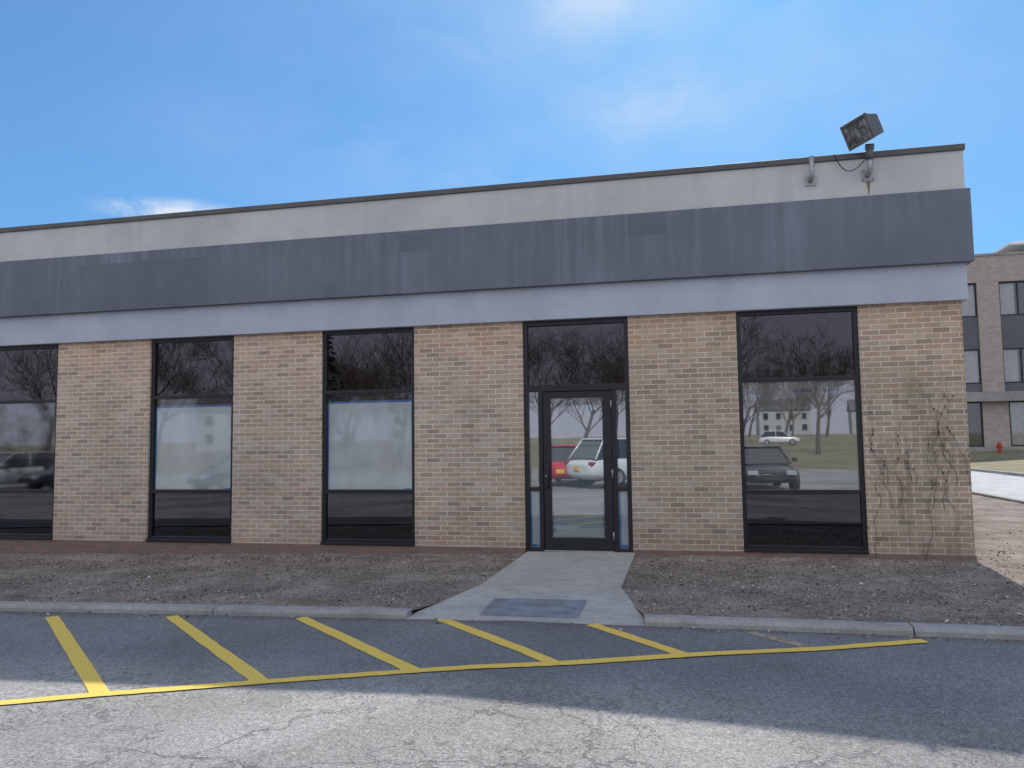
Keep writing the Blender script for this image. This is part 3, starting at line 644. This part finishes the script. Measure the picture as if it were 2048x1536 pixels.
# ------------------------------------------------------------ what the glass mirrors: trees, cars and houses across the lot
def branch(b, p, d, length, rad, depth, trunk=None):
    n_ = 4 if depth < 4 else 2; pts = [p.copy()]; rs = [rad]; cur = p.copy(); dd = d.copy()
    for i in range(n_):
        dd = (dd + Vector((random.uniform(-.22, .22), random.uniform(-.22, .22), random.uniform(-.06, .16)))).normalized()
        cur = cur + dd * length / n_; pts.append(cur.copy()); rs.append(max(0.008, rad * (1 - 0.5 * (i + 1) / n_)))
    (trunk if trunk is not None else b).tube(pts, rs, 8 if depth == 0 else (5 if depth < 3 else 3), False)
    if depth >= 5: return
    k = [6, 5, 4, 4, 3][depth]
    for i in range(k):
        t = random.uniform(0.45 if depth == 0 else 0.25, 1.0) if i else 1.0
        j = min(n_ - 1, int(t * n_)); q = pts[j].lerp(pts[j + 1], t * n_ - j)
        ax = dd.orthogonal().normalized(); ax.rotate(Matrix.Rotation(random.uniform(0, 6.28), 3, dd))
        nd = (dd * random.uniform(.55, 1.0) + ax * random.uniform(.45, .95) + Vector((0, 0, .12))).normalized()
        branch(b, q, nd, length * random.uniform(.55, .78), max(0.009, rs[min(j + 1, n_)] * random.uniform(.45, .65)), depth + 1)
def tree(h):
    root = empty('bare_tree'); tr = MB(); cr = MB()
    branch(cr, Vector((0, 0, -0.3)), Vector((0, 0, 1)), h * 0.36, h * 0.017, 0, tr)
    tr.build('trunk', M['bark'], root); cr.build('crown', M['twig'], root); return root
protos = [tree(12), tree(14), tree(11)]
spots = [(-7.6, -47, 1.0), (3.0, -50, 1.1), (10.6, -56, 1.2), (17, -50, 1.1), (-21, -44, 1.1), (-30, -50, 1.2), (-36, -46, 1.2), (-46, -48, 1.3), (-40, -62, 1.3), (-14, -66, 1.2), (-2, -80, 1.3), (20, -74, 1.3), (7, -92, 1.2), (-26, -66, 1.3), (-54, -60, 1.4), (-10, -90, 1.4), (-62, -54, 1.3), (-42, -80, 1.5), (13, -98, 1.1), (-20, -84, 1.5), (17, -120, 1.1), (11, -130, 1.2), (23, -125, 1.2), (28, -110, 1.2), (5, -120, 1.2), (-12, -125, 1.3), (-50, -100, 1.5)]
for i, (x, y, s_) in enumerate(spots):
    o = protos[i] if i < 3 else copy_tree(protos[i % 3])
    o.location = (x, y, far_z(x, y)); o.scale = (s_, s_, s_); o.rotation_euler.z = i * 2.1
    tag(o, 'tall leafless tree across the lot, mirrored in the window glass', 'tree', 'bare trees across the parking lot')
root = empty('evergreen_tree', (-24.5, -38, far_z(0, -38))); tag(root, 'dark evergreen across the lot, mirrored in the upper glass left of the door', 'tree')
q = MB(); q.tube([(0, 0, -.3), (0, 0, 11)], [0.25, 0.04], 7); q.build('trunk', M['bark'], root)
q = MB()
for i in range(3200):
    t = random.random() ** 0.8; z = 1.2 + 10.5 * t; rr = (1 - t) * 2.9 * math.sqrt(random.random()) + 0.1; th = random.uniform(0, 6.28); c = Vector((rr * math.cos(th), rr * math.sin(th), z - rr * 0.25))
    d1 = Vector((math.cos(th), math.sin(th), -.3)) * random.uniform(.2, .45); d2 = Vector((-math.sin(th), math.cos(th), random.uniform(-.3, .3))) * random.uniform(.08, .18)
    q.face([c - d2, c + d1 - d2 * .3, c + d1 + d2 * .3, c + d2])
q.build('crown', M['needle'], root)

def car(paint, lab, loc, rz, suv=False, cat='car'):
    loc = (loc[0], loc[1], -0.045 + gz(loc[0]) + lotdip(loc[0], loc[1])) if loc[1] > -34 else loc
    root = empty('parked_car', loc, rz); tag(root, lab, cat)
    pm = simple('car_paint', paint, 0.25, 0.03, 1, 0.1, 0.6)
    hb = 0.98 if suv else 0.88; hr = 1.62 if suv else 1.44; W = 0.93 if suv else 0.90
    st = [(-2.32, .62, .42, hb - .22), (-2.25, .80, .30, hb - .08), (-1.9, .88, .22, hb), (-1.0, .92, .20, hb + .02), (0, .93, .20, hb), (0.9, .92, .20, hb - .02), (1.6, .88, .22, hb - .10), (2.1, .80, .28, hb - .2), (2.3, .6, .40, hb - .35)]
    rings = []
    for x, w_, za, zb2 in st:
        w_ = w_ * W / .92; hh = zb2 - za; half = [(w_ * .86, za), (w_ * .98, za + hh * .25), (w_, za + hh * .6), (w_ * .95, za + hh * .88), (w_ * .84, zb2)]
        rings.append([(x, y, z) for y, z in half] + [(x, -y, z) for y, z in half[::-1]])
    b = MB(); b.loft(rings, True, True); bo = b.build('body', pm, root, 0.0)
    md = bo.modifiers.new('sub', 'SUBSURF'); md.levels = 1; md.render_levels = 1
    xr = -2.1 if suv else -1.75
    g0 = [(xr, .76), (1.1, .78)]; g1 = [(xr + (.45 if suv else .75), .60), (0.25, .60)]
    b = MB(); b.loft([[(g0[0][0], -.76, hb - .03), (g0[1][0], -.80, hb - .05), (g0[1][0], .80, hb - .05), (g0[0][0], .76, hb - .03)], [(g1[0][0], -.60, hr - .05), (g1[1][0], -.60, hr - .05), (g1[1][0], .60, hr - .05), (g1[0][0], .60, hr - .05)]]); b.build('windows', M['carglass'], root, 0.03)
    b = MB(); b.box(g1[0][0] - .06, g1[1][0] + .06, -.63, .63, hr - .06, hr); b.build('roof', pm, root, 0.03)
    for sy in (-1, 1):
        for (a_, c_) in (((g0[0][0], .77), (g1[0][0], .61)), ((g0[1][0], .80), (g1[1][0], .61)), ((-.35, .79), (-.4, .61))):
            b = MB(); b.tube([(a_[0], sy * a_[1], hb - .04), (c_[0], sy * c_[1], hr - .04)], 0.035, 6); b.build('pillar', pm, root)
        for wx in (-1.38, 1.38):
            b = MB(); b.tube([(wx, sy * .70, .33), (wx, sy * .93, .33)], 0.335, 22); wo = b.build('wheel', M['rubber'], root, 0.02)
            b = MB(); b.tube([(wx, sy * .925, .33), (wx, sy * .945, .33)], 0.21, 18); b.build('rim', M['steel'], wo)
        b = MB(); b.box(2.10, 2.26, min(sy * .42, sy * .74), max(sy * .42, sy * .74), hb - .36, hb - .22); b.build('headlight', simple('headlight', (.35, .37, .4), .1), root, 0.02)
        b = MB(); b.box(-2.28, -2.1, min(sy * .6, sy * .78), max(sy * .6, sy * .78), hb - .24, hb - .12); b.build('tail_light', simple('tail_light', (.22, .01, .01), .2), root, 0.02)
        b = MB(); b.box(.8, .98, min(sy * .90, sy * 1.04), max(sy * .90, sy * 1.04), hb + .02, hb + .16); b.build('mirror', pm, root, 0.03)
    b = MB(); b.box(2.2, 2.33, -.35, .35, .38, .54); b.build('grille', M['rubber'], root, 0.01)
    b = MB(); b.box(-2.345, -2.30, -.16, .16, hb - .42, hb - .27); b.build('licence_plate', M['plate'], root, 0.004)
    return root
GA = -0.05
hp_ = math.pi / 2
car((0.72, 0.73, 0.74), 'white sport utility car across the lot, mirrored in the door glass', (-1.75, -16.3, GA), math.radians(-42), True)
car((0.55, 0.02, 0.05), 'red car across the lot, mirrored in the door glass', (-4.15, -18.4, GA), math.radians(-88))
car((0.015, 0.02, 0.022), 'dark sedan across the lot, mirrored in the window right of the door', (2.45, -16.8, GA), hp_ - 0.08)
car((0.03, 0.03, 0.035), 'black car across the lot, mirrored in the second window from the left', (-17.3, -17.5, GA), hp_ + .4)
car((0.04, 0.045, 0.05), 'charcoal car across the lot, mirrored in the leftmost window', (-26, -18.5, GA), hp_ + .3)
car((0.6, 0.6, 0.6), 'silver car parked farther left, mirrored in the leftmost window', (-29.5, -18.5, GA), hp_ + .3, True)
car((0.7, 0.7, 0.7), 'distant white car by the houses, mirrored in the window right of the door', (10.6, -82, far_z(0, -82) + .02), 0.1, True)
car((0.3, 0.24, 0.05), 'ochre car beside the red one across the lot, mirrored in the left sidelight', (-7.0, -18.5, GA), -hp_)
def house(loc, rz, lab, wd=11, dp=8, hh=5.6):
    root = empty('house', loc, rz); tag(root, lab, 'house')
    b = MB(); b.box(-wd / 2, wd / 2, -dp, 0, -1, hh); b.build('wall', M['white_wood'], root)
    b = MB(); b.loft([[(-wd / 2 - .3, .4, hh), (-wd / 2 - .3, -dp / 2, hh + 2.6), (-wd / 2 - .3, -dp - .4, hh)], [(wd / 2 + .3, .4, hh), (wd / 2 + .3, -dp / 2, hh + 2.6), (wd / 2 + .3, -dp - .4, hh)]]); ro = b.build('roof', M['shingle'], root)
    b = MB(); b.box(wd * .3, wd * .3 + .9, -dp / 2 - .4, -dp / 2 + .5, hh + 1.5, hh + 3.6); b.build('chimney', M['red_brick'], ro)
    for z in (0.9, 3.5):
        for k in range(4):
            x = -wd / 2 + wd * (k + .5) / 4
            if z < 1 and k == 1: continue
            b = MB(); b.box(x - .5, x + .5, 0.0, 0.05, z, z + 1.4); wo = b.build('window', M['carglass'], root)
            b = MB(); b.box(x - .6, x - .5, 0.0, 0.08, z, z + 1.4); b.box(x + .5, x + .6, 0.0, .08, z, z + 1.4); b.box(x - .6, x + .6, 0, .1, z - .1, z); b.build('frame', M['white_wood'], wo)
    b = MB(); x = -wd / 2 + wd * 1.5 / 4; b.box(x - .5, x + .5, 0, .06, 0, 2.1); b.build('door', M['spandrel'], root)
house((22, -170, far_z(0, -170)), 0, 'white two storey house far across the road, mirrored right of the door')
house((-62, -90, far_z(0, -90)), -0.5, 'white house with grid windows, mirrored in the second window from the left', 13)
house((-44, -115, far_z(0, -115)), -0.2, 'white house behind trees, mirrored in the window left of the door', 11)
house((44, -180, far_z(0, -180)), 0.1, 'second pale house far across the road behind trees', 12)

# ------------------------------------------------------------ light
EL, AZ = math.radians(42.2), math.radians(4.8)
wd = bpy.data.worlds.new('World'); sc.world = wd; wd.use_nodes = True; nt = wd.node_tree
bg = nt.nodes['Background']; sky = nt.nodes.new('ShaderNodeTexSky'); sky.sky_type = 'NISHITA'; sky.sun_disc = False
sky.sun_elevation = EL; sky.sun_rotation = AZ; sky.air_density = 1.0; sky.dust_density = 0.5; sky.ozone_density = 2.0
STR = 0.13
tc = nt.nodes.new('ShaderNodeTexCoord'); dirv = tc.outputs['Generated']
# soften the glow round the sun, channel by channel: a x / (1 + k x)
sc_ = nt.nodes.new('ShaderNodeSeparateColor'); L(nt, sky.outputs[0], sc_.inputs[0]); cc_ = nt.nodes.new('ShaderNodeCombineColor')
for i, (k, a_) in enumerate(((2.67, 0.92), (1.0, 1.18), (0.85, 1.70))):
    L(nt, mth(nt, 'DIVIDE', mth(nt, 'MULTIPLY', sc_.outputs[i], a_), mth(nt, 'ADD', mth(nt, 'MULTIPLY', sc_.outputs[i], k * STR), 1.0)), cc_.inputs[i])
mp = nt.nodes.new('ShaderNodeMapping'); mp.inputs['Scale'].default_value = (1.0, 1.0, 1.7); L(nt, dirv, mp.inputs['Vector'])
n1 = nz(nt, mp.outputs[0], 5.0, 8, 0.6, 0.15); n3 = nz(nt, mp.outputs[0], 16.0, 8, 0.62, 0.3)
sepd = nt.nodes.new('ShaderNodeSeparateXYZ'); L(nt, dirv, sepd.inputs[0])
def blob(px, py, sx, sz, amp):
    d_ = ray(px, py).normalized(); v1 = nt.nodes.new('ShaderNodeVectorMath'); v1.operation = 'SUBTRACT'; L(nt, dirv, v1.inputs[0]); v1.inputs[1].default_value = d_
    v2 = nt.nodes.new('ShaderNodeVectorMath'); v2.operation = 'MULTIPLY'; L(nt, v1.outputs[0], v2.inputs[0]); v2.inputs[1].default_value = (1 / sx, 1 / sx, 1 / sz)
    v3 = nt.nodes.new('ShaderNodeVectorMath'); v3.operation = 'LENGTH'; L(nt, v2.outputs[0], v3.inputs[0])
    return mth(nt, 'MULTIPLY', ramp(nt, mth(nt, 'MULTIPLY', v3.outputs['Value'], 0.5), [(0.0, 1.0), (0.5, 0.35), (1.0, 0.0)], 'EASE'), amp)
tot = None
wis = ramp(nt, n1, [(0.34, 0.0), (0.72, 1.0)])
for a_ in ((1330, 200, 0.17, 0.06, 0.55), (760, 300, 0.18, 0.05, 0.32), (1200, -20, 0.19, 0.06, 0.7), (1000, 370, 0.14, 0.03, 0.4), (1600, 60, 0.30, 0.2, 0.28), (1150, 120, 0.3, 0.2, 0.22)):
    bl = mth(nt, 'MULTIPLY', blob(*a_), wis); tot = bl if tot is None else mth(nt, 'MAXIMUM', tot, bl)
low = mth(nt, 'MULTIPLY', blob(385, 432, 0.062, 0.011, 1.7), ramp(nt, n3, [(0.40, 0.0), (0.58, 1.0)])); tot = mth(nt, 'MAXIMUM', tot, low)
c = mul(nt, cc_.outputs[0], (0.72 / STR, 0.82 / STR, 0.95 / STR), mth(nt, 'MINIMUM', tot, 0.95), 'MIX')
# behind the camera: pale haze low over the trees, unseen bright broken cloud added above to light the facade
back = ramp(nt, mth(nt, 'MULTIPLY', sepd.outputs[1], -1.0), [(0.0, 0.0), (0.30, 1.0)])
n2 = nz(nt, mp.outputs[0], 2.2, 7, 0.6, 0.3)
haze = mth(nt, 'MULTIPLY', back, ramp(nt, sepd.outputs[2], [(0.0, 0.95), (0.15, 0.85), (0.40, 0.0)]))
c = mul(nt, c, (0.62 / STR, 0.62 / STR, 0.72 / STR), haze, 'MIX')
bk = mth(nt, 'MULTIPLY', mth(nt, 'MULTIPLY', back, ramp(nt, sepd.outputs[2], [(0.20, 0.0), (0.40, 1.0)])), ramp(nt, n2, [(0.36, 0.0), (0.56, 1.0)]))
c = mul(nt, c, (1.56 / STR, 1.58 / STR, 1.66 / STR), bk, 'MIX')
L(nt, c, bg.inputs['Color']); bg.inputs['Strength'].default_value = STR
sl = bpy.data.lights.new('sun', 'SUN'); sl.energy = 5.0; sl.angle = math.radians(0.53); sl.color = (1.0, 0.95, 0.87)
so = bpy.data.objects.new('sun', sl); col.objects.link(so)
sd = Vector((math.sin(AZ) * math.cos(EL), math.cos(AZ) * math.cos(EL), math.sin(EL))); so.rotation_euler = sd.to_track_quat('Z', 'Y').to_euler(); so.location = sd * 60
